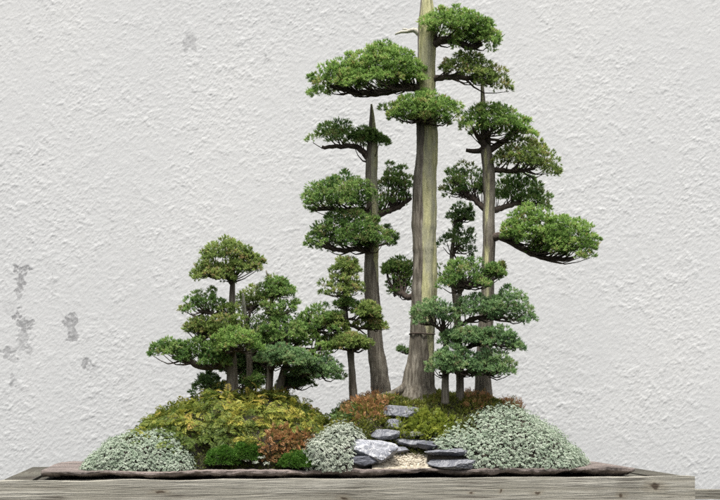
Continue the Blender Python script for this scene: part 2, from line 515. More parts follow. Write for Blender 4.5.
# ------------------------------------------------------------------ stone slab
ZS = .016
def slab():
    # outline in table coordinates
    n = 640
    front = []
    x0, x1 = -.575, .535
    xs = np.linspace(x0, x1, n)
    def nz(x, s, o): return noise.noise(Vector((x * s, o, 1.3)))
    rows = []
    for x in xs:
        stp = round(nz(x, 16, 51) * 3.2) / 3.2 + .5 * round(nz(x, 44, 53) * 2.6) / 2.6
        t = (x - x0) / (x1 - x0)
        endf = min(t, 1 - t) * (x1 - x0)
        taper = math.sqrt(min(1, max(endf / .03, .0)))
        yf = .016 + .006 * stp + .008 * nz(x, 6, 0) + .004 * nz(x, 23, 2) + .0022 * nz(x, 75, 31) + .0012 * nz(x, 190, 33) + (1 - taper) * .05
        yb = .43 + .02 * nz(x, 5, 7) - (1 - taper) * .1
        zt = ZS + .0012 * stp + .0022 * nz(x, 14, 4) + .0014 * nz(x, 45, 9) + .0008 * nz(x, 150, 35) + .009 * math.exp(-((x - .40) / .03) ** 2) * 0
        zt += .004 * max(0.0, 1 - abs((x - .47) / .05)) if x > .42 else 0
        zb = .001 + .0075 * max(0, nz(x, 11, 5) + .35) + .003 * nz(x, 42, 11) + .0015 * nz(x, 130, 37)
        th = max(.005, zt - zb)
        ring = [(yf + .030 + .008 * nz(x, 20, 21), zb - .001), (yf + .020 + .006 * nz(x, 30, 22), zb + th * .15), (yf + .007 + .006 * nz(x, 36, 23), zb + th * (.34 + .25 * nz(x, 33, 27))), (yf + .002 + .0035 * nz(x, 60, 24) + .0015 * nz(x, 170, 39), zb + th * (.60 + .1 * nz(x, 50, 41))),
                (yf + .002, zb + th * .86), (yf + .007, zt), (yf + .03, zt + .001 * nz(x, 60, 25)), (yf + .08, zt), ((yf + yb) / 2, zt), (yb - .02, zt), (yb, zt - .006), (yb, zb)]
        rows.append([(x + (0.0), y, z) for y, z in ring])
    m = len(rows[0])
    v = [TB(*q) for r in rows for q in r]
    f = []
    for i in range(n - 1):
        for j in range(m):
            a = i * m + j; b = i * m + (j + 1) % m
            f.append((a, b, b + m, a + m))
    me = bpy.data.meshes.new('slab')
    me.from_pydata(v, [], f + [tuple(range(m))[::-1], tuple((n - 1) * m + j for j in range(m))])
    bm = bmesh.new(); bm.from_mesh(me); bmesh.ops.recalc_face_normals(bm, faces=bm.faces); bm.to_mesh(me); bm.free()
    me.polygons.foreach_set('use_smooth', [True] * len(me.polygons))
    mt = stone_mat('brown_slab_stone', [(.25, (.05, .04, .036)), (.42, (.11, .09, .08)), (.6, (.215, .175, .158)), (.8, (.31, .265, .24))], scale=22, stretch=(.35, 1, 2.4), bump=.008)
    me.set_sharp_from_angle(angle=math.radians(24))
    o = link('stone_slab', me, mt)
    tag(o, 'long thin brown stone slab with ragged edge, lying on the timber bench', 'slab')
slab()

# ------------------------------------------------------------------ mounds
def yfront(x, inset=0.0):
    """depth of the slab's front edge at world x"""
    return -.25 + .022 + x * math.tan(YAW) + inset

class Mound:
    """a hummock whose skyline follows an outline of photograph points at its ridge"""
    def __init__(self, outline, inset, depth, back=.12, power=1.0, lump=.004, lump_s=40, z0=ZS - .002):
        self.inset, self.depth, self.back, self.power = inset, depth, back, power
        self.lump, self.ls, self.z0 = lump, lump_s, z0
        xs, zs = [], []
        for px, py in outline:
            x = (px - 360) * D0 / F
            for _ in range(4):
                yr = yfront(x, inset + depth)
                x = (px - 360) * (yr + D0) / F
            xs.append(x); zs.append(P(px, py, yr)[2])
        self.xs, self.zs = np.array(xs), np.array(zs)
        self.off = RNG.uniform(0, 50)
    def point(self, s, t, shrink=0.0):
        """s 0..1 along, t 0..1 front to ridge, 1..2 ridge to back"""
        x = self.xs[0] + s * (self.xs[-1] - self.xs[0])
        top = np.interp(x, self.xs, self.zs) - self.z0
        endw = min(1.0, (top / .05)) ** .5 if top > 0 else .1
        yr = yfront(x, self.inset + self.depth)
        if t <= 1:
            a = t * math.pi / 2
            y = yr - self.depth * max(endw, .25) * math.cos(a) ** self.power
        else:
            a = (2 - t) * math.pi / 2
            y = yr + self.back * max(endw, .25) * math.cos(a) ** self.power
        z = self.z0 + max(top - shrink, .001) * math.sin(a)
        l = (noise.noise(Vector((x * self.ls + self.off, y * self.ls, z * self.ls))) + .9 * noise.noise(Vector((x * self.ls * .42, y * self.ls * .42 + self.off, z * self.ls * .42)))) * self.lump
        return np.array((x, y + (shrink if t <= 1 else -shrink) * math.cos(a) - l * math.cos(a), z + l * math.sin(a)))
    def normal(self, s, t):
        e = .004
        a = self.point(min(s + e, 1), t) - self.point(max(s - e, 0), t)
        b = self.point(s, min(t + e, 2)) - self.point(s, max(t - e, 0))
        n = np.cross(a, b)
        return n / (np.linalg.norm(n) + 1e-9)
    def core(self, bmv, bmf, shrink):
        ns, ntt = 50, 24
        base = len(bmv)
        for i in range(ns + 1):
            for j in range(ntt + 1):
                bmv.append(self.point(i / ns, 2 * j / ntt, shrink))
        for i in range(ns):
            for j in range(ntt):
                a = base + i * (ntt + 1) + j
                bmf.append((a, a + ntt + 1, a + ntt + 2, a + 1))
    def scatter(self, n, s=(0, 1), t=(0, 1.25), keep=None):
        out_p, out_n = [], []
        # area-weighted by rejection on cell length
        while len(out_p) < n:
            ss, tt = rnd(*s), rnd(*t)
            p = self.point(ss, tt)
            if keep is not None and not keep(p): continue
            out_p.append(p); out_n.append(self.normal(ss, tt))
        return np.array(out_p), np.array(out_n)

def pix(p):
    d = p[1] + D0
    return p[0] * F / d + 360, HOR - (p[2] - H) * F / d

def needles(name, pos, nrm, mat, length=(.006, .009), width=.0012, k=10, spread=.9, tint=None, stem=.5, smooth_col=.12):
    """tufts of fine needle leaves: pos/nrm (n,3)"""
    n = len(pos)
    if tint is None: tint = rnd(0, 1, n)
    L = rnd(length[0], length[1], (n, k))
    t = rnd(0, 1, (n, k))
    d = unit(nrm[:, None, :] * 1.0 + RNG.normal(0, 1, (n, k, 3)) * spread * (.45 + .4 * (1 - t))[..., None])
    base = pos[:, None, :] + nrm[:, None, :] * (t * stem * L)[..., None]
    tip = base + d * L[..., None]
    # blades turn their flat side outwards and up, to the light
    face = nrm[:, None, :] * .7 + np.array((0, 0, .75)) + RNG.normal(0, .45, (n, k, 3))
    side = unit(np.cross(face, d)) * width * .5
    mid = base + d * (L * .45)[..., None]
    v = np.stack((mid - side, mid + side, tip, base), axis=2).reshape(-1, 3)
    i = np.arange(n * k) * 4
    f = np.column_stack((i + 3, i + 1, i + 2, i))
    tt = np.clip(np.repeat(tint, k) + RNG.normal(0, smooth_col, n * k), 0, 1)
    return np_mesh(name, v, f, {'tint': np.repeat(tt, 4)})

def rosettes(name, pos, nrm, size=(.0028, .0045), k=9, tint=None):
    """little fleshy rosettes"""
    n = len(pos)
    if tint is None: tint = rnd(0, 1, n)
    ref = unit(RNG.normal(0, 1, (n, 3)))
    a = unit(np.cross(nrm, ref)); b = np.cross(nrm, a)
    L = rnd(size[0], size[1], n)
    V, T = [], []
    for j in range(k):
        ring = j % 3
        q = 2 * math.pi * j / k * 2.399 + rnd(0, .6, n)
        el_ = [.25, .7, 1.2][ring]
        r = a * np.cos(q)[:, None] + b * np.sin(q)[:, None]
        d = r * math.cos(el_) + nrm * math.sin(el_)
        Lj = (L * [1.0, .9, .75][ring])[:, None]
        s = unit(np.cross(d, nrm)) * Lj * .30
        up = unit(np.cross(s, d)) * Lj * .10
        b0 = pos
        m = pos + d * Lj * .62
        tip = pos + d * Lj
        V.append(np.stack((b0, m - s + up, tip, m + s + up), axis=1))
        T.append(np.clip(tint + RNG.normal(0, .13, n), 0, 1))
    V = np.stack(V, 1).reshape(-1, 3)
    T = np.stack(T, 1).reshape(-1)
    i = np.arange(n * k) * 4
    return np_mesh(name, V, np.column_stack((i, i + 1, i + 2, i + 3)), {'tint': np.repeat(T, 4)})

def fronds(name, pos, dirs, nrm, length=(.02, .035), pairs=9, pin=.28, arch=.6, tint=None, wid=.0020):
    """flat fern-like sprays that arch over; pos, dirs (run direction), nrm (up side)"""
    n = len(pos)
    if tint is None: tint = rnd(0, 1, n)
    L = rnd(length[0], length[1], n)
    side = unit(np.cross(dirs, nrm))
    V, T = [], []
    for j in range(pairs):
        s = (j + .5) / pairs
        c = pos + dirs * (L * s)[:, None] + nrm * (L * (.35 * s - arch * s * s))[:, None]
        tg = unit(dirs + nrm * (.35 - 2 * arch * s))
        pl = L * pin * (math.sin(math.pi * min(1, s * .8 + .22)) * .9 + .15)
        for sg in (-1, 1):
            d = unit(side * sg + tg * .75 + RNG.normal(0, .12, (n, 3)))
            tip = c + d * pl[:, None] - nrm * (pl * .15)[:, None]
            wv = tg * wid * .5
            m = c + d * (pl * .5)[:, None]
            V.append(np.stack((c, m - wv, tip, m + wv), axis=1)); T.append(np.clip(tint + RNG.normal(0, .07, n) + .12 * (s - .5), 0, 1))
    V = np.stack(V, 1).reshape(-1, 3); T = np.stack(T, 1).reshape(-1)
    i = np.arange(len(V) // 4) * 4
    return np_mesh(name, V, np.column_stack((i, i + 1, i + 2, i + 3)), {'tint': np.repeat(T, 4)})

soil_v, soil_f = [], []

# left and right hills (earth)
hill_left = Mound([(132, 455), (150, 428), (165, 419), (180, 412), (200, 404), (220, 398), (240, 396), (260, 399), (285, 399), (300, 406), (314, 418), (328, 436), (340, 455)], .035, .17, .15, lump=.021, lump_s=26)
hill_right = Mound([(322, 450), (333, 420), (342, 411), (356, 404), (376, 399), (400, 397), (440, 394), (470, 396), (492, 401), (512, 407), (528, 423), (545, 440), (560, 456), (574, 469)], .05, .18, .15, lump=.006, lump_s=30)
hill_left.core(soil_v, soil_f, .004)
hill_right.core(soil_v, soil_f, .004)
sed_left = Mound([(84, 469), (90, 461), (100, 452), (110, 444), (120, 438), (135, 434), (150, 434), (165, 431), (178, 436), (188, 446), (197, 457), (204, 468)], .006, .085, .09, lump=.008, lump_s=38)
sed_mid = Mound([(304, 462), (310, 440), (318, 436), (326, 430), (336, 428), (350, 431), (362, 439), (374, 449), (380, 463)], .008, .07, .05, lump=.013, lump_s=38)
sed_right = Mound([(418, 460), (427, 444), (439, 432), (455, 423), (470, 420), (486, 413), (500, 411), (520, 415), (540, 424), (556, 435), (568, 447), (577, 459), (584, 469)], .005, .13, .12, lump=.013, lump_s=30)
for m in (sed_left, sed_mid, sed_right): m.core(soil_v, soil_f, .004)
me = bpy.data.meshes.new('soil'); me.from_pydata(soil_v, [], soil_f)
me.polygons.foreach_set('use_smooth', [True] * len(me.polygons))
soil = link('soil', me, SOIL); soil['kind'] = 'structure'

def plant(name, me, mat, label, cat, group=None):
    o = link(name, me, LEAF[mat])
    return tag(o, label, cat, group)

def clumpy(p, s, off=0.0):
    return np.array([noise.noise(Vector((q[0] * s + off, q[1] * s, q[2] * s))) for q in p])

def sedum(m, n, label, mat, size=(.0030, .0048), s=(0, 1), keep=None, loose=.004):
    go = RNG.uniform(0, 60)
    def kept(q):
        if keep is not None and not keep(q): return False
        return noise.noise(Vector((q[0] * 62 + go, q[1] * 62, q[2] * 62))) < .34 + .3 * RNG.random()
    p, nr = m.scatter(n, s=s, t=(0.0, 1.35), keep=kept)
    nr = unit(nr + np.array((0, -.1, .45)) + RNG.normal(0, .4, nr.shape))
    p = p + nr * (rnd(-.002, .006, n) + loose * RNG.random(n) ** 3)[:, None]
    t = np.clip(.5 + .45 * clumpy(p, 60, 3) + RNG.normal(0, .18, n), 0, 1)
    return plant('sedum_cushion', rosettes('sedum', p, nr, size, 10, t), mat, label, 'sedum', 'silver sedum cushions on the slab')
def off_rocks(q):
    x, y = pix(q)
    e = 4 * noise.noise(Vector((x * .15, y * .15, 2)))
    return not (x < 462 + e * 2 and y > 449 + e) and not (x < 474 and y > 458 + e)
def off_marble(q):
    x, y = pix(q)
    return not (x > 352 and y > 441)
sedum(sed_left, 6600, 'pale silver green sedum cushion spreading at the left end of the slab', 'sedum', (.0019, .0033))
sedum(sed_mid, 2700, 'loose whitish sedum cushion in the gap beside the white marbled rock', 'sedum_white', (.0024, .0042), keep=off_marble, loose=.010)
sedum(sed_right, 10500, 'large silver green sedum cushion covering the slope at the right end of the slab', 'sedum', (.0020, .0036), keep=off_rocks, loose=.012)

# golden spikemoss over the left hill
gold_m = hill_left
def gold_keep(p):
    x, y = pix(p)
    edge = 447 + 8 * noise.noise(Vector((x * .06, 3, 1)))
    return y < edge and not (258 < x < 312 and y > 432)
n = 2000
p, nr = gold_m.scatter(n, s=(.02, .98), t=(.12, 1.4), keep=gold_keep)
down = np.array((0, -.5, -.35)) + RNG.normal(0, .65, (n, 3)) * np.array((1.3, .8, .6))
nr = unit(nr + RNG.normal(0, .22, nr.shape))
dirs = unit(down - nr * np.sum(down * nr, 1)[:, None] + nr * rnd(.1, .9, n)[:, None])
zf = np.clip((p[:, 2] - .05) / .11, 0, 1)
t = np.clip(.10 + .30 * zf + .9 * (p[:, 0] + .25) + .7 * clumpy(p, 34, 8) + RNG.normal(0, .17, n), 0, 1)
plant('spikemoss_mound', fronds('spikemoss', p + nr * rnd(0, .008, n)[:, None], dirs, nr, (.017, .037), 11, .27, .6, t, .0025), 'gold', 'golden yellow feathery spikemoss mound under the left group of junipers', 'spikemoss')

# rust coloured fern clumps
def rust(m, boxpx, n, label, name='rust_fern', length=(.008, .016), t=(.1, 1.3), mat='rust', group='rust coloured fern clumps', cat='fern', up=.6):
    cx, cy, rx, ry = boxpx
    def keep(q):
        x, y = pix(q)
        return ((x - cx) / rx) ** 2 + ((y - cy) / ry) ** 2 < 1 + .35 * noise.noise(Vector((x * .12, y * .12, 5)))
    p, nr = m.scatter(n, t=t, keep=keep)
    dirs = unit(nr * up + RNG.normal(0, .6, (n, 3)) + np.array((0, -.1, .1)))
    nn = unit(np.cross(dirs, RNG.normal(0, 1, (n, 3))))
    tt = np.clip(.5 + .4 * clumpy(p, 70, 2) + RNG.normal(0, .17, n), 0, 1)
    return plant(name, fronds('frond', p + nr * rnd(0.001, .010, n)[:, None], dirs, nn, length, 6, .38, .4, tt, .0022), mat, label, cat, group)
rust(hill_left, (288, 446, 29, 15), 420, 'reddish brown fern clump between the green moss cushions on the left hill')
rust(hill_right, (366, 409, 23, 14), 460, 'orange brown fern clump on the left slope below the tallest trunk')
rust(hill_right, (475, 402, 14, 10), 190, 'rusty fern clump at the foot of the dark right trunk', t=(.3, 1.4))
rust(hill_right, (514, 407, 13, 6), 130, 'small rusty fern tuft on the ridge behind the right sedum', t=(.5, 1.4))
rust(hill_right, (344, 415, 13, 9), 220, 'dark green moss tuft at the far left foot of the right hill', 'moss_tuft', (.006, .011), mat='dark', group='moss tufts on the hills', cat='moss')
rust(hill_right, (424, 427, 30, 13), 560, 'lime green feathery moss tuft above the flat grey rock', 'moss_tuft', (.009, .017), t=(.05, 1.2), mat='lime', group='moss tufts on the hills', cat='moss')
rust(hill_left, (272, 400, 40, 8), 240, 'dull green moss tuft along the crest of the left hill', 'moss_tuft', (.007, .013), t=(.7, 1.4), mat='hill', group='moss tufts on the hills', cat='moss')

# thin moss carpet over the right hill
p, nr = hill_right.scatter(9000, t=(0, 1.5))
t = np.clip(.45 + .5 * clumpy(p, 24, 5) + RNG.normal(0, .15, len(p)), 0, 1)
me = needles('moss', p, unit(nr + RNG.normal(0, .3, nr.shape)), None, (.004, .009), .0019, 8, .9, t)
o = link('moss_carpet', me, LEAF['hill']); o['kind'] = 'stuff'
p, nr = hill_left.scatter(2600, t=(0, .6))
t = np.clip(.2 + .3 * clumpy(p, 24, 5) + RNG.normal(0, .12, len(p)), 0, 1)
me = needles('moss', p, unit(nr + RNG.normal(0, .3, nr.shape)), None, (.004, .008), .0016, 7, .9, t)
o = link('moss_undergrowth', me, LEAF['hill']); o['kind'] = 'stuff'

# bright cushion mosses at the front of the left hill
def cushion(px, py, rx, ry, label, n=1500, seed=0):
    x = (px - 360) * (D0 - .2) / F
    Y = yfront(x, .016 + S(ry) * 1.0)
    c = P(px, py + ry * .75, Y)
    a = S(rx, Y); h = S(ry * 1.75, Y); dep = max(.018, a * .8)
    q = unit(RNG.normal(0, 1, (n, 3))); q[:, 2] = np.abs(q[:, 2])
    lum = 1 + .22 * np.array([noise.noise(Vector((u[0] * 2.3 + seed, u[1] * 2.3, u[2] * 2.3))) for u in q])
    p = c + q * np.array((a, dep, h)) * lum[:, None] * .93
    nr = unit(q / np.array((a, dep, h)))
    t = np.clip(.5 + .3 * clumpy(p, 90, seed) + RNG.normal(0, .16, n), 0, 1)
    o = plant('moss_cushion', needles('moss', p, nr, None, (.0035, .006), .0011, 9, .75, t), 'moss', label, 'moss', 'bright green moss cushions')
    # earth under the hair
    bm = bmesh.new(); bmesh.ops.create_uvsphere(bm, u_segments=20, v_segments=12, radius=1)
    for v in bm.verts:
        u = np.array(v.co); l = 1 + .22 * noise.noise(Vector((u[0] * 2.3 + seed, u[1] * 2.3, abs(u[2]) * 2.3)))
        v.co = c + u * np.array((a, dep, h if u[2] > 0 else .004)) * l * .93
    me = bpy.data.meshes.new('moss_base'); bm.to_mesh(me); bm.free()
    e = link('moss_base', me, SOIL); e.parent = o
cushion(247, 452, 15, 9, 'round bright green moss cushion just left of the reddish brown fern', 1500, 1)
cushion(223, 457, 17, 9, 'lower bright green moss cushion beside the left silver sedum', 1500, 5)
cushion(299, 460, 22, 8, 'wide flat bright green moss cushion below the reddish brown fern', 1800, 9)

# small whitish sedum sprigs along the slab edge
for i, (px, py, lab) in enumerate(((247, 461, 'leftmost of the four tiny white stonecrop sprigs by the slab edge'), (256, 463, 'second from left of the tiny white stonecrop sprigs by the slab edge'),
                                   (261, 458, 'tiny white stonecrop sprig standing highest, below the reddish brown fern'), (267, 464, 'rightmost tiny white stonecrop sprig, beside the wide moss cushion'))):
    Y = yfront((px - 360) * 2.53 / F, .012)
    c = P(px, py, Y)
    q = unit(RNG.normal(0, 1, (26, 3))); q[:, 2] = np.abs(q[:, 2])
    plant('stonecrop_sprig', rosettes('sprig', c + q * np.array((.006, .005, .004)) * RNG.uniform(.4, 1.2, (26, 1)), unit(q + RNG.normal(0, .5, q.shape)), (.0016, .0030), 7, rnd(.1, .8, 26)), 'sedum_white', lab, 'stonecrop', 'tiny white stonecrop sprigs')

# ------------------------------------------------------------------ rocks
RG = stone_mat('blue_grey_rock', [(.25, (.045, .05, .062)), (.45, (.095, .10, .118)), (.62, (.16, .166, .185)), (.8, (.25, .255, .27))], vein=(.27, .275, .29), scale=45, stretch=(.6, 1, 1.8))
RW = stone_mat('white_marbled_rock', [(.25, (.11, .118, .14)), (.45, (.205, .215, .245)), (.65, (.36, .37, .40)), (.85, (.50, .505, .52))], vein=(.66, .66, .67), scale=26)
RD = stone_mat('dark_slate_rock', [(.25, (.035, .037, .048)), (.5, (.085, .09, .11)), (.75, (.18, .185, .21))], scale=50, stretch=(.5, 1, 2))
RS = stone_mat('mossy_grey_rock', [(.25, (.07, .075, .06)), (.5, (.15, .155, .125)), (.75, (.26, .26, .23))], scale=50)
def rock(x0, x1, y0, y1, Y, mat, label, depth=1.0, seed=0, cuts=14, tilt=0.0, flat=.75):
    c = P((x0 + x1) / 2, (y0 + y1) / 2, Y)
    r = np.array((S((x1 - x0) / 2, Y), S((x1 - x0) / 2, Y) * depth, S((y1 - y0) / 2, Y)))
    rg = random.Random(seed)
    bm = bmesh.new(); bmesh.ops.create_icosphere(bm, subdivisions=5, radius=1)
    planes = []
    for _ in range(cuts):
        nrm = Vector((rg.gauss(0, 1), rg.gauss(0, 1), rg.gauss(0, 1))).normalized()
        planes.append((nrm, rg.uniform(flat - .1, flat + .18)))
    planes.append((Vector((rg.uniform(-.2, .2), rg.uniform(-.5, -.1), 1)).normalized(), flat - .05))
    for v in bm.verts:
        q = v.co.copy()
        q *= 1.15
        for nn, dd in planes:
            k = q.dot(nn) - dd
            if k > 0: q -= nn * k * .97
        q *= 1 + .05 * noise.noise(q * 5 + Vector((seed, 0, 0))) + .025 * noise.noise(q * 14)
        q.z += tilt * q.x
        v.co = q
    # scale to the box it fills
    mn = np.array([min(v.co[i] for v in bm.verts) for i in range(3)]); mx = np.array([max(v.co[i] for v in bm.verts) for i in range(3)])
    for v in bm.verts:
        u = (np.array(v.co) - mn) / (mx - mn) * 2 - 1
        v.co = Vector(u * r)
    me = bpy.data.meshes.new('rock'); bm.to_mesh(me); bm.free()
    me.polygons.foreach_set('use_smooth', [True] * len(me.polygons))
    me.set_sharp_from_angle(angle=math.radians(28))
    o = link('rock', me, mat)
    o.location = c
    return tag(o, label, 'rock', 'rocks in the gap between the hills')
def yf(px, ins): return yfront((px - 360) * 2.55 / F, ins)
rock(346, 398, 439, 464, yf(372, .036), RW, 'white marbled angular rock beside the middle sedum', .7, 3, 12, -.15)
rock(332, 382, 455, 469, yf(357, .022), RD, 'low dark slate rock lying at the slab edge under the marbled rock', .5, 8, 12, .1)
rock(386, 430, 437, 449, yf(409, .068), RG, 'flat grey rock lying just above the pale gravel', .6, 14, 10, -.05)
rock(424, 468, 448, 457, yf(444, .024), RG, 'upper thin grey plate of rock under the right sedum', .6, 21, 9, .05)
rock(427, 478, 459, 469.5, yf(449, .010), RG, 'lower thin grey plate of rock at the slab edge under the right sedum', .5, 27, 9, -.12)
rock(381, 423, 405, 421, yf(401, .108), RG, 'pale pointed rock on the right hill below the tallest trunk', .6, 33, 11, -.12)
rock(385, 406, 418, 432, yf(396, .085), RG, 'small grey upright rock beneath the pale pointed rock', .7, 38, 11)
rock(370, 400, 429, 440, yf(385, .066), RG, 'grey slate rock just above the white marbled rock', .7, 44, 10)
rock(398, 428, 429, 438, yf(412, .072), RS, 'mossy brown stone under the lime green moss tuft', .7, 46, 10)

rock(380, 410, 446, 454, yf(395, .056), RG, 'thin slate slab wedged between the marbled rock and the flat grey rock', .6, 52, 10, .08)
rock(416, 444, 441, 450, yf(430, .040), RD, 'small dark slate slab tucked above the two thin plates', .6, 57, 10, -.1)
# pale gravel between the rocks
gv, gf = [], []
for i in range(420):
    px = rnd(381, 424); ins = rnd(.006, .06)
    if px < 384 + 0 and ins < .012: continue
    c = P(px, 0, yf(px, ins)); z = ZS + .002 + max(0, ins - .012) * .62
    bm = bmesh.new(); bmesh.ops.create_icosphere(bm, subdivisions=1, radius=1)
    r = rnd(.0012, .0026)
    b = len(gv)
    for v in bm.verts:
        q = v.co * (1 + .3 * noise.noise(v.co * 1.7 + Vector((i, 0, 0))))
        gv.append((c[0] + q.x * r * 1.3, c[1] + q.y * r, z + q.z * r * .8))
    for fc in bm.faces: gf.append(tuple(b + v.index for v in fc.verts))
    bm.free()
# bed they lie in
b = len(gv); nb = 12
for i in range(nb + 1):
    for j in range(5):
        px = 372 + 60 * i / nb; ins = .004 + .066 * j / 4
        c = P(px, 0, yf(px, ins)); gv.append((c[0], c[1], ZS + .0006 + max(0, ins - .012) * .62))
for i in range(nb):
    for j in range(4):
        a = b + i * 5 + j; gf.append((a, a + 5, a + 6, a + 1))
me = bpy.data.meshes.new('gravel'); me.from_pydata(gv, [], gf)
gr = link('gravel', me, stone_mat('pale_gravel', [(.3, (.27, .23, .17)), (.5, (.46, .41, .32)), (.75, (.60, .56, .47))], scale=90))
gr['kind'] = 'stuff'

# ------------------------------------------------------------------ trees
def deadwood(side=(1, 0, 0), lo=-.1, amount=1.0, fade=None, crown=None):
    s = np.array(side) / np.linalg.norm(side)
    def fn(d, p, t):
        v = (np.dot(d, s) - lo) * 1.4 * amount + .45
        if fade: v -= 1.6 * max(0.0, min(1.0, (pix(p)[1] - fade[0]) / (fade[1] - fade[0])))
        if crown: v += 1.5 * max(0.0, min(1.0, (crown - pix(p)[1]) / 40))
        return float(np.clip(v, -1, 1.4))
    return fn

class Tree:
    def __init__(self, Y, trunk, label, strip=None, sides=20, flute=.16, name='juniper_bonsai', roots=()):
        self.Y = Y
        self.tp = [(x, y) for x, y, r in trunk]
        base = P(trunk[-1][0], trunk[-1][1], Y)
        self.e = empty(name, base)
        tag(self.e, label, 'bonsai', 'juniper bonsai trees of the forest planting')
        pts = [P(x, y, Y) for x, y, r in trunk][::-1]
        rad = [S(r, Y) for x, y, r in trunk][::-1]
        pp, rr = smooth_path(pts, rad, max(30, int(len(trunk) * 10)))
        sd = RNG.uniform(0, 40)
        for i in range(len(pp)):                    # slight kinks, old branch collars and swellings
            z = pp[i][2]; a = min(1.0, i / 8)
            pp[i][0] += a * (noise.noise(Vector((z * 9, sd, 0))) * .30 + noise.noise(Vector((z * 26, sd, 2))) * .16) * min(rr[i], .008)
            pp[i][1] += a * noise.noise(Vector((z * 9, sd, 7))) * .35 * min(rr[i], .008)
            rr[i] *= 1 + .04 * noise.noise(Vector((z * 17, sd, 4))) + min(1, .009 / rr[i]) * .12 * max(0, noise.noise(Vector((z * 38, sd, 9)))) + .05 * noise.noise(Vector((z * 90, sd, 1)))
        if len(trunk) < 8: rr *= .86
        T = Tubes()
        T.add(pp, rr, sides, flute, seed=RNG.uniform(0, 30), strip=strip)
        for rt in roots:
            q, r2 = smooth_path([P(x, y, Y + dy) for x, y, dy, r in rt], [S(r, Y) for x, y, dy, r in rt], 14)
            T.add(q, r2, 10, .15, seed=3)
        self.trunk = T.build('trunk', BARK, self.e)
        self.path = pp
    def trunk_at(self, py):
        z = P(0, py, self.Y)[2]
        i = int(np.argmin(np.abs(self.path[:, 2] - z)))
        return self.path[i]
    def jin(self, pts, name='dead_branch', mat=None, dy=0.0):
        T = Tubes()
        q, r = smooth_path([P(x, y, self.Y + dy * i / max(1, len(pts) - 1)) for i, (x, y, _) in enumerate(pts)], [S(r_, self.Y) for _, _, r_ in pts], 10)
        T.add(q, r, 8, .25, seed=RNG.uniform(0, 9))
        return T.build(name, mat or JIN, self.e)
    def pad(self, lenses, mat, dY=0.0, branch=None, r=2.6, ry=.72, dens=1.0, rc=None, start=None, twig=1.0):
        """branch (with twigs) > foliage pad.  lens = (x0, x1, ytop, ybottom, tilt)"""
        Yp = self.Y + dY
        cs, rads, outs = [], [], []
        for ln in lenses:
            x0, x1, yt, yb, tilt = ln[:5]
            dl = ln[5] if len(ln) > 5 else 0.0
            Yl = Yp + dl
            cx, rx, h = (x0 + x1) / 2, (x1 - x0) / 2, yb - yt
            r0 = rc or min(max(h * .19, 3.2), 5.4)
            rx_ = max(rx - r0 * .9, 2); rdep = max(rx_ * ry, 5)
            top = max(h - 2 * r0, 1.0)
            want = int(3.0 * math.pi * rx_ * rdep / (1.28 * r0) ** 2 * dens / 2.5) + 6
            got, tries = [], 0
            while len(got) < want and tries < want * 40:
                tries += 1
                u, v = RNG.uniform(-1, 1, 2)
                rr_ = math.hypot(u, v)
                lim = .95 + .38 * noise.noise(Vector((math.atan2(v, u) * 1.3 + cx, yt * .3, 0)))
                if rr_ > lim: continue
                g = (u * rx_, v * rdep)
                if any((g[0] - q[0]) ** 2 + (g[1] - q[1]) ** 2 < (r0 * 1.22) ** 2 for q in got): continue
                got.append(g)
                rho = min(rr_, 1)
                dome = (1 - rho ** 2) ** .72
                jit = RNG.normal(0, .30) * r0
                py = yb - r0 - dome * top + tilt * u / 2 + jit
                py += -2.2 * noise.noise(Vector((g[0] * .09 + cx, g[1] * .09, yt))) * min(1, h / 25)
                c = P(cx + g[0], py, Yl)          # sideways place at the pad's own depth...
                c[1] += S(g[1], Yl)               # ...then the true depth offset
                cs.append(c); rads.append(S(r0, Yl) * RNG.uniform(.65, 1.4)); outs.append(np.array((u, v * .8, .28)))
                low = yb + tilt * u / 2 - (.07 * h if branch else .03 * h) - r0 * .5
                yy = py + r0 * 1.15; layer = 0
                while yy < low:                     # fuller foliage under the dome, thinner inside
                    layer += 1
                    if RNG.random() < (.9 if layer == 1 else (.8 if rho > .6 else .5)):
                        c2 = P(cx + g[0] + RNG.normal(0, 1.2), yy + RNG.normal(0, .8), Yl); c2[1] += S(g[1] + RNG.normal(0, 1.2), Yl)
                        cs.append(c2); rads.append(S(r0, Yl) * RNG.uniform(.75, 1.15)); outs.append(np.array((u, v, .05)))
                    yy += r0 * 1.2
        cs = np.array(cs); rads = np.array(rads); outs = np.array(outs)
        # a few stray shoots beyond the trimmed outline
        ns = max(3, len(cs) // 12)
        pick = RNG.choice(len(cs), ns)
        cen = cs.mean(0)
        stray = cs[pick] + unit(cs[pick] - cen + np.array((0, 0, .004))) * (rads[pick] * RNG.uniform(.6, 1.3, ns))[:, None]
        cs = np.vstack((cs, stray)); outs = np.vstack((outs, outs[pick])); rads = np.concatenate((rads, rads[pick] * RNG.uniform(.35, .6, ns)))
        # sprigs on each clump
        per = 24
        n = len(cs)
        q = unit(RNG.normal(0, 1, (n, per, 3)))
        q = unit(q + outs[:, None, :] * .55 + np.array((0, 0, .30)))
        low = q[..., 2] < -.35
        q[low, 2] *= -.4
        q = unit(q)
        rr = rads[:, None] * RNG.uniform(.62, 1.0, (n, per))
        pos = cs[:, None, :] + q * rr[..., None] * np.array((1, 1, .8))
        pos = pos.reshape(-1, 3); nr = q.reshape(-1, 3)
        base_t = np.repeat(RNG.normal(.47, .19, n), per)
        tint = np.clip(base_t + RNG.normal(0, .15, n * per), 0, .93)
        tint[RNG.random(n * per) < .025] = 1.0
        fol = needles('foliage', pos, unit(nr + RNG.normal(0, .22, nr.shape) + np.array((0, 0, .22))), None, (.0025, .0054), .00100, 24, .9, tint, 1.0)
        # limb and twigs
        T = Tubes()
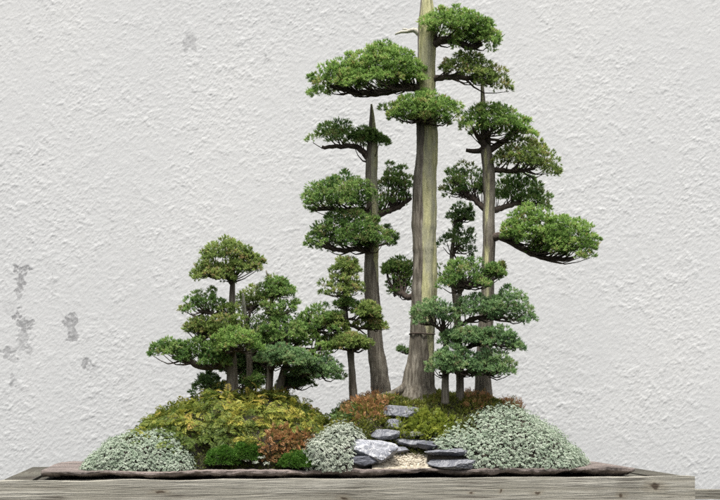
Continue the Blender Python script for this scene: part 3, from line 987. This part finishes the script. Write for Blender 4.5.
        ctr = cs.mean(0); zlow = np.percentile(cs[:, 2], 12)
        if branch:
            s = self.trunk_at(branch[0][1]).copy()
            pts = [s] + [P(x, y, self.Y + dY * min(1.0, (i + 1) / max(1, len(branch) - 1))) for i, (x, y) in enumerate(branch[1:])]
        else:
            s = self.trunk_at(P_inv(ctr[2] - S(6), self.Y)).copy()
            pts = [s, (s + np.array((ctr[0], ctr[1], zlow))) / 2 + np.array((0, 0, -.004)), np.array((ctr[0], ctr[1], zlow + .002))]
        rad = np.linspace(S(r, Yp), S(r * .45, Yp), len(pts))
        lp, lr = smooth_path(pts, rad, 18)
        lp[1:-1] += RNG.normal(0, S(.45, Yp), (16, 3))
        T.add(lp, lr, 10, .2, seed=RNG.uniform(0, 20))
        for i in range(n):
            if n > 60 and i % 4: continue
            k = int(np.argmin(np.sum((lp - cs[i]) ** 2 * np.array((1, 1, .5)), 1)))
            k = max(2, k - RNG.integers(2, 8))
            a = lp[k]; b = cs[i] - np.array((0, 0, rads[i] * .2))
            mid = (a + b) / 2 + RNG.normal(0, .0035, 3) + np.array((0, 0, -.16 * np.linalg.norm(b - a)))
            tp, tr = smooth_path([a, mid, b], [max(.0009, min(lr[k] * .55, .0026)), .0011, .0006], 5)
            T.add(tp, tr, 4, cap=False)
        br = T.build('branch', DARK, self.e)
        f = link('foliage_pad', fol, LEAF[mat], br)
        return f

def P_inv(z, Y):
    return HOR - (z - H) * F / (Y + D0)

# --- the tallest tree
A = Tree(0.0, [(428, -22, 3), (427, 0, 5.5), (427, 25, 8.2), (427, 60, 9), (426, 100, 9.6), (426, 140, 10.3), (425, 200, 11.6), (424, 250, 12), (423, 300, 11.8), (422, 335, 12.2), (420.5, 362, 13), (419, 382, 15.5), (418, 396, 19), (417, 408, 22)],
         'tallest juniper with thick straight yellow and grey trunk rising out of the frame', strip=deadwood((.80, -.50, 0), .28, 1.3, (300, 372), 115), sides=48, flute=.17,
         roots=[[(419, 372, -.004, 8), (408, 386, -.008, 6), (394, 393.5, -.008, 4), (378, 397, -.006, 3), (362, 401.5, -.004, 2.4), (350, 408, .0, 1.6)]])
A.pad([(330, 428, 43, 92, -10), (307, 368, 58, 94, -12)], 'bright', -.02, [(424, 90), (405, 87), (385, 92), (362, 93), (342, 88), (330, 86)], 4.6, .62)
A.pad([(418, 500, 7, 40, 14), (450, 506, 17, 51, 8)], 'bright', -.03, [(427, 47), (440, 41), (455, 41), (470, 47), (482, 44)], 5.0, .6)
A.pad([(440, 500, 52, 82, 8), (472, 516, 64, 94, 10)], 'olive', -.02, [(427, 80), (440, 78), (458, 77), (478, 80), (492, 84)], 3.8, .6, .9)
A.pad([(383, 468, 92, 124, 3)], 'bright', -.045, None, 3.4, .55)
A.pad([(381, 418, 257, 278, 2), (384, 418, 272, 296, 2)], 'mid', .08, [(424, 290), (412, 297), (400, 293), (391, 286)], 4.0, .8, 1.5)
A.pad([(399, 410, 345, 356, 0)], 'dark', .02, [(422, 356), (412, 354), (404, 352)], 1.0, .8)
A.jin([(421, 35, 3.4), (414, 30, 2.6), (408, 31.5, 1.9), (401, 32, 1.5), (395, 34.5, .7)])
A.jin([(409, 31, 1.2), (405, 29, 1.0), (402, 29.5, .5)])
# wire ring on the lower trunk
T = Tubes()
c = A.trunk_at(334)
ringp = [c + np.array((math.cos(q) * S(12.7), math.sin(q) * S(12.7), .001 * math.sin(q * 2))) for q in np.linspace(0, 2 * math.pi, 28)]
T.add(ringp, [.0014] * 28, 6)
T.build('wire_ring', DARK, A.e)

# --- left tall tree with a pale spike
B = Tree(.05, [(371.5, 104, .8), (372, 118, 2.6), (372.5, 138, 4.2), (372, 160, 5.6), (372, 200, 6.2), (371.5, 250, 7), (372, 290, 7.4), (374, 330, 7.4), (377, 360, 8.4), (381, 388, 9.6), (383, 405, 12)],
         'juniper with green streaked trunk and bare pointed tip, left of the tallest trunk', strip=deadwood((.9, -.3, 0), .25, 1.2, (230, 300)), sides=28)
B.pad([(308, 362, 119, 146, -2), (345, 388, 128, 147, 2)], 'mid', -.01, [(372, 170), (367, 156), (356, 147), (338, 146), (322, 147)], 3.6, .55, .85)
B.pad([(297, 380, 173, 211, -7)], 'mid', -.05, [(372, 214), (362, 210), (340, 210), (318, 208)], 4.0, .6)
B.pad([(374, 418, 165, 194, -4), (374, 412, 182, 212, -10)], 'mid', .02, [(372, 217), (385, 212), (400, 206), (411, 198)], 4.0, .7, 1.3)
B.pad([(305, 392, 209, 252, -2)], 'mid', -.05, [(372, 254), (362, 250), (340, 250), (322, 246)], 3.6, .55)
B.pad([(384, 398, 226, 246, 4)], 'dark', .01, [(372, 248), (384, 244), (391, 240)], 1.3, .7, .6)

# --- small tree in front of it
C_ = Tree(-.02, [(344, 262, 1.5), (345, 285, 2.2), (346, 315, 3), (350, 345, 3.6), (352, 372, 4), (354, 402, 5)],
          'slim small juniper with thin bare lower stem, between the left group and the taller trees', sides=14)
C_.pad([(328, 362, 257, 278, 0), (317, 367, 270, 300, 0)], 'olive', -.01, [(345, 300), (345, 285), (344, 276)], 1.8, .7, .9)
C_.pad([(332, 358, 298, 309, 0)], 'mid', -.01, None, 1.4, .7)
C_.pad([(352, 382, 301, 319, 3)], 'olive', -.02, None, 1.5, .7)
C_.pad([(358, 389, 313, 333, 3)], 'olive', -.01, [(347, 322), (356, 328), (366, 328), (374, 326)], 1.8, .6)
C_.pad([(316, 350, 311, 332, 0)], 'olive', -.01, None, 1.6, .7)
C_.pad([(330, 372, 333, 350, 0)], 'olive', -.03, None, 1.6, .6)

# --- right tall tree
D = Tree(.04, [(482, 78, 1.2), (483, 104, 2.6), (485, 128, 4.2), (486, 150, 5.2), (488, 175, 6.0), (489, 210, 6.2), (488, 260, 6.2), (486.5, 310, 6.8), (484.5, 345, 7.2), (483, 380, 8), (484, 410, 10)],
         'tall juniper with brown trunk on the right, carrying the widest bright pad over the wall', strip=deadwood((-.3, -.9, 0), .95, 1.0, (300, 340)), sides=24)
D.pad([(457, 528, 101, 136, 4), (505, 540, 117, 142, 4)], 'bright', -.03, [(486, 150), (484, 140), (488, 132)], 3.6, .62)
D.pad([(490, 562, 136, 173, 9)], 'olive', -.01, [(487, 172), (498, 170), (515, 171), (535, 168)], 3.2, .6)
D.pad([(438, 492, 162, 200, -2)], 'mid', .03, [(489, 212), (480, 205), (470, 196), (460, 190)], 3.4, .7)
D.pad([(490, 553, 170, 210, 14)], 'mid', .05, [(489, 213), (500, 209), (512, 205), (524, 202)], 3.6, .6)
D.pad([(497, 572, 205, 252, 10), (530, 607, 214, 262, 10)], 'bright', -.05, [(489, 240), (500, 236), (512, 242), (530, 253), (552, 259), (574, 258)], 4.4, .62)
D.pad([(493, 505, 261, 279, 4)], 'olive', -.02, [(489, 272), (495, 266), (499, 264)], 1.0, .6, .6)
D.jin([(485, 150, 2.6), (474, 151, 2.2), (466, 150, 1.6)], mat=DARK)
for o in [D.jin([(478, 152, 1.6), (483, 146, 2.0), (477, 136, 1.8), (473, 128, 1.2)], 'fork', DARK, -.02), D.jin([(488, 152, 3), (498, 145, 3), (508, 138, 2.2), (514, 130, 1.4)], 'fork', DARK, -.03)]: pass

# --- dark tree at the back
E = Tree(.13, [(456, 208, 1.2), (454, 232, 1.8), (452, 258, 2.6), (455, 300, 3), (458, 345, 3.4), (460, 402, 4)],
         'shaded dark little juniper behind, its sparse top showing between the two tallest right trunks', sides=12)
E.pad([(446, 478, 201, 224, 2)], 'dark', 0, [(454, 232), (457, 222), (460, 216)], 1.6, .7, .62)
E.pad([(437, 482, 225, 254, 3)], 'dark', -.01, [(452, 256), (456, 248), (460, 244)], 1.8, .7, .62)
E.pad([(434, 456, 250, 292, 0)], 'mid', .0, None, 1.8, .8, .8)

# --- front right pair
Fo = Tree(-.05, [(457, 268, 1.4), (459, 295, 2.6), (458, 325, 3.2), (460, 360, 4), (460, 382, 4.2), (460, 404, 5)],
          'low juniper in front on the right with stacked blue green pads crossing the brown trunk', sides=14)
Fo.pad([(436, 492, 255, 292, -1), (484, 504, 262, 279, 6)], 'mid', -.01, [(459, 294), (464, 286), (466, 282)], 2.2, .62)
Fo.pad([(448, 508, 291, 320, 0), (486, 537, 286, 326, 4)], 'blue', -.01, [(458, 326), (475, 318), (495, 318), (512, 318)], 2.6, .6)
Fo.pad([(436, 494, 325, 348, 0), (472, 524, 327, 350, 8)], 'blue', -.03, [(460, 352), (475, 345), (490, 345), (506, 346)], 2.2, .6)
Fo.pad([(466, 519, 346, 380, 4)], 'blue', -.04, [(460, 376), (472, 371), (488, 372), (500, 371)], 2.2, .65)
K = Tree(-.07, [(440, 305, 1.2), (444, 330, 2.6), (446, 355, 3.4), (445, 380, 4), (445, 404, 5)],
         'low juniper close to the tallest trunk, its leftmost blue green pads hiding the wire ring side', sides=14)
K.e['label'] = 'lowest blue green juniper, its pads overlapping the lower trunk of the tallest tree'
K.pad([(407, 456, 296, 328, -4)], 'blue', -.02, [(444, 334), (436, 326), (424, 322)], 2.0, .6)
K.pad([(424, 482, 344, 377, 0)], 'blue', -.03, [(445, 376), (450, 371), (460, 370)], 2.4, .62)

# --- the left group
G = Tree(-.06, [(234, 258, 1.6), (233, 285, 3.0), (232, 310, 4.0), (231, 340, 5.0), (232, 365, 5.8), (232, 392, 7), (232, 408, 9)],
         'tallest juniper of the left group, with a rounded top pad and long low left limb', sides=20)
G.pad([(198, 256, 236, 264, 0), (187, 236, 259, 283, 0, -.01), (220, 269, 252, 276, -4)], 'olive', -.01, [(233, 284), (228, 278), (214, 277), (204, 276)], 2.6, .62)
G.pad([(177, 231, 290, 319, -2)], 'mid', -.01, [(232, 316), (222, 315), (210, 313), (198, 310)], 2.6, .62)
G.pad([(183, 220, 316, 338, 2)], 'olive', -.01, None, 2.0, .7)
G.pad([(208, 248, 302, 334, 0)], 'olive', -.02, None, 2.0, .7)
G.pad([(196, 240, 326, 350, 0)], 'mid', .02, None, 2.0, .7)
G.pad([(210, 264, 326, 354, 0)], 'bright', -.06, [(232, 358), (234, 352), (240, 348)], 2.4, .62)
G.pad([(146, 194, 337, 361, 2), (174, 230, 333, 364, 2)], 'mid', -.01, [(231, 362), (215, 366), (200, 367), (188, 360), (172, 357)], 4.0, .6)
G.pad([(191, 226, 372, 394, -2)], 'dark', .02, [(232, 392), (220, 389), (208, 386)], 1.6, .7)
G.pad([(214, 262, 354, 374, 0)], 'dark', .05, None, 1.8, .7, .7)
G.pad([(238, 266, 371, 388, 0)], 'mid', .03, None, 1.4, .7)
G.pad([(198, 230, 346, 368, 2)], 'mid', -.02, None, 1.6, .7)

I_ = Tree(-.04, [(245, 312, 2.4), (247, 330, 3.0), (249, 360, 3.8), (250, 382, 4.2), (250, 408, 5)],
          'second juniper of the left group, with a short bleached white spike at its top', sides=14)
I_.jin([(245, 318, 2.4), (244, 306, 2.0), (243, 293, 1.0)], 'dead_top', dy=-.03)
I_.pad([(232, 268, 284, 314, 2, .03)], 'olive', .01, [(246, 324), (250, 312), (252, 306)], 1.8, .7)
I_.pad([(246, 282, 306, 340, 0)], 'mid', .01, None, 1.8, .7)
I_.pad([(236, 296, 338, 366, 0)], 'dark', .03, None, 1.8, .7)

Hh = Tree(-.03, [(266, 270, .6), (270, 290, 1.8), (273, 320, 2.8), (272, 350, 3.4), (270, 378, 4.0), (269, 408, 5)],
          'leafy juniper in the middle of the left group, its twin stem nearly hidden by foliage', sides=14)
Hh.pad([(256, 297, 276, 300, -2)], 'mid', -.01, None, 1.8, .7)
Hh.pad([(264, 301, 293, 320, 2)], 'mid', -.02, None, 1.8, .7)
Hh.pad([(254, 310, 313, 346, 0)], 'mid', -.03, None, 2.0, .62)
Hh.pad([(254, 314, 343, 368, 2)], 'blue', -.06, [(272, 372), (276, 364), (284, 362)], 2.2, .62)
Hh.pad([(252, 290, 330, 352, 0)], 'dark', .04, None, 1.6, .7)
Hh.pad([(286, 322, 318, 346, 2)], 'mid', .01, None, 1.6, .7)
Hh.pad([(232, 272, 356, 378, 0)], 'mid', .03, None, 1.6, .7)

J = Tree(-.02, [(312, 312, 1.4), (304, 330, 2.4), (293, 352, 3.2), (283, 372, 3.8), (279, 390, 4.4), (278, 408, 5)],
         'juniper on the right edge of the left group, leaning right on an oblique stem', sides=14)
J.pad([(294, 347, 303, 334, 3)], 'mid', -.01, None, 2.0, .62)
J.pad([(303, 334, 333, 362, 0)], 'bright', -.03, None, 1.8, .7)
J.pad([(284, 349, 354, 381, 2)], 'blue', -.03, [(286, 368), (300, 372), (316, 373), (330, 370)], 2.2, .55)
J.pad([(278, 314, 372, 390, 0)], 'dark', .03, [(279, 388), (290, 387), (300, 385)], 1.6, .7)
J.pad([(318, 348, 330, 350, 0)], 'mid', .01, None, 1.4, .7)
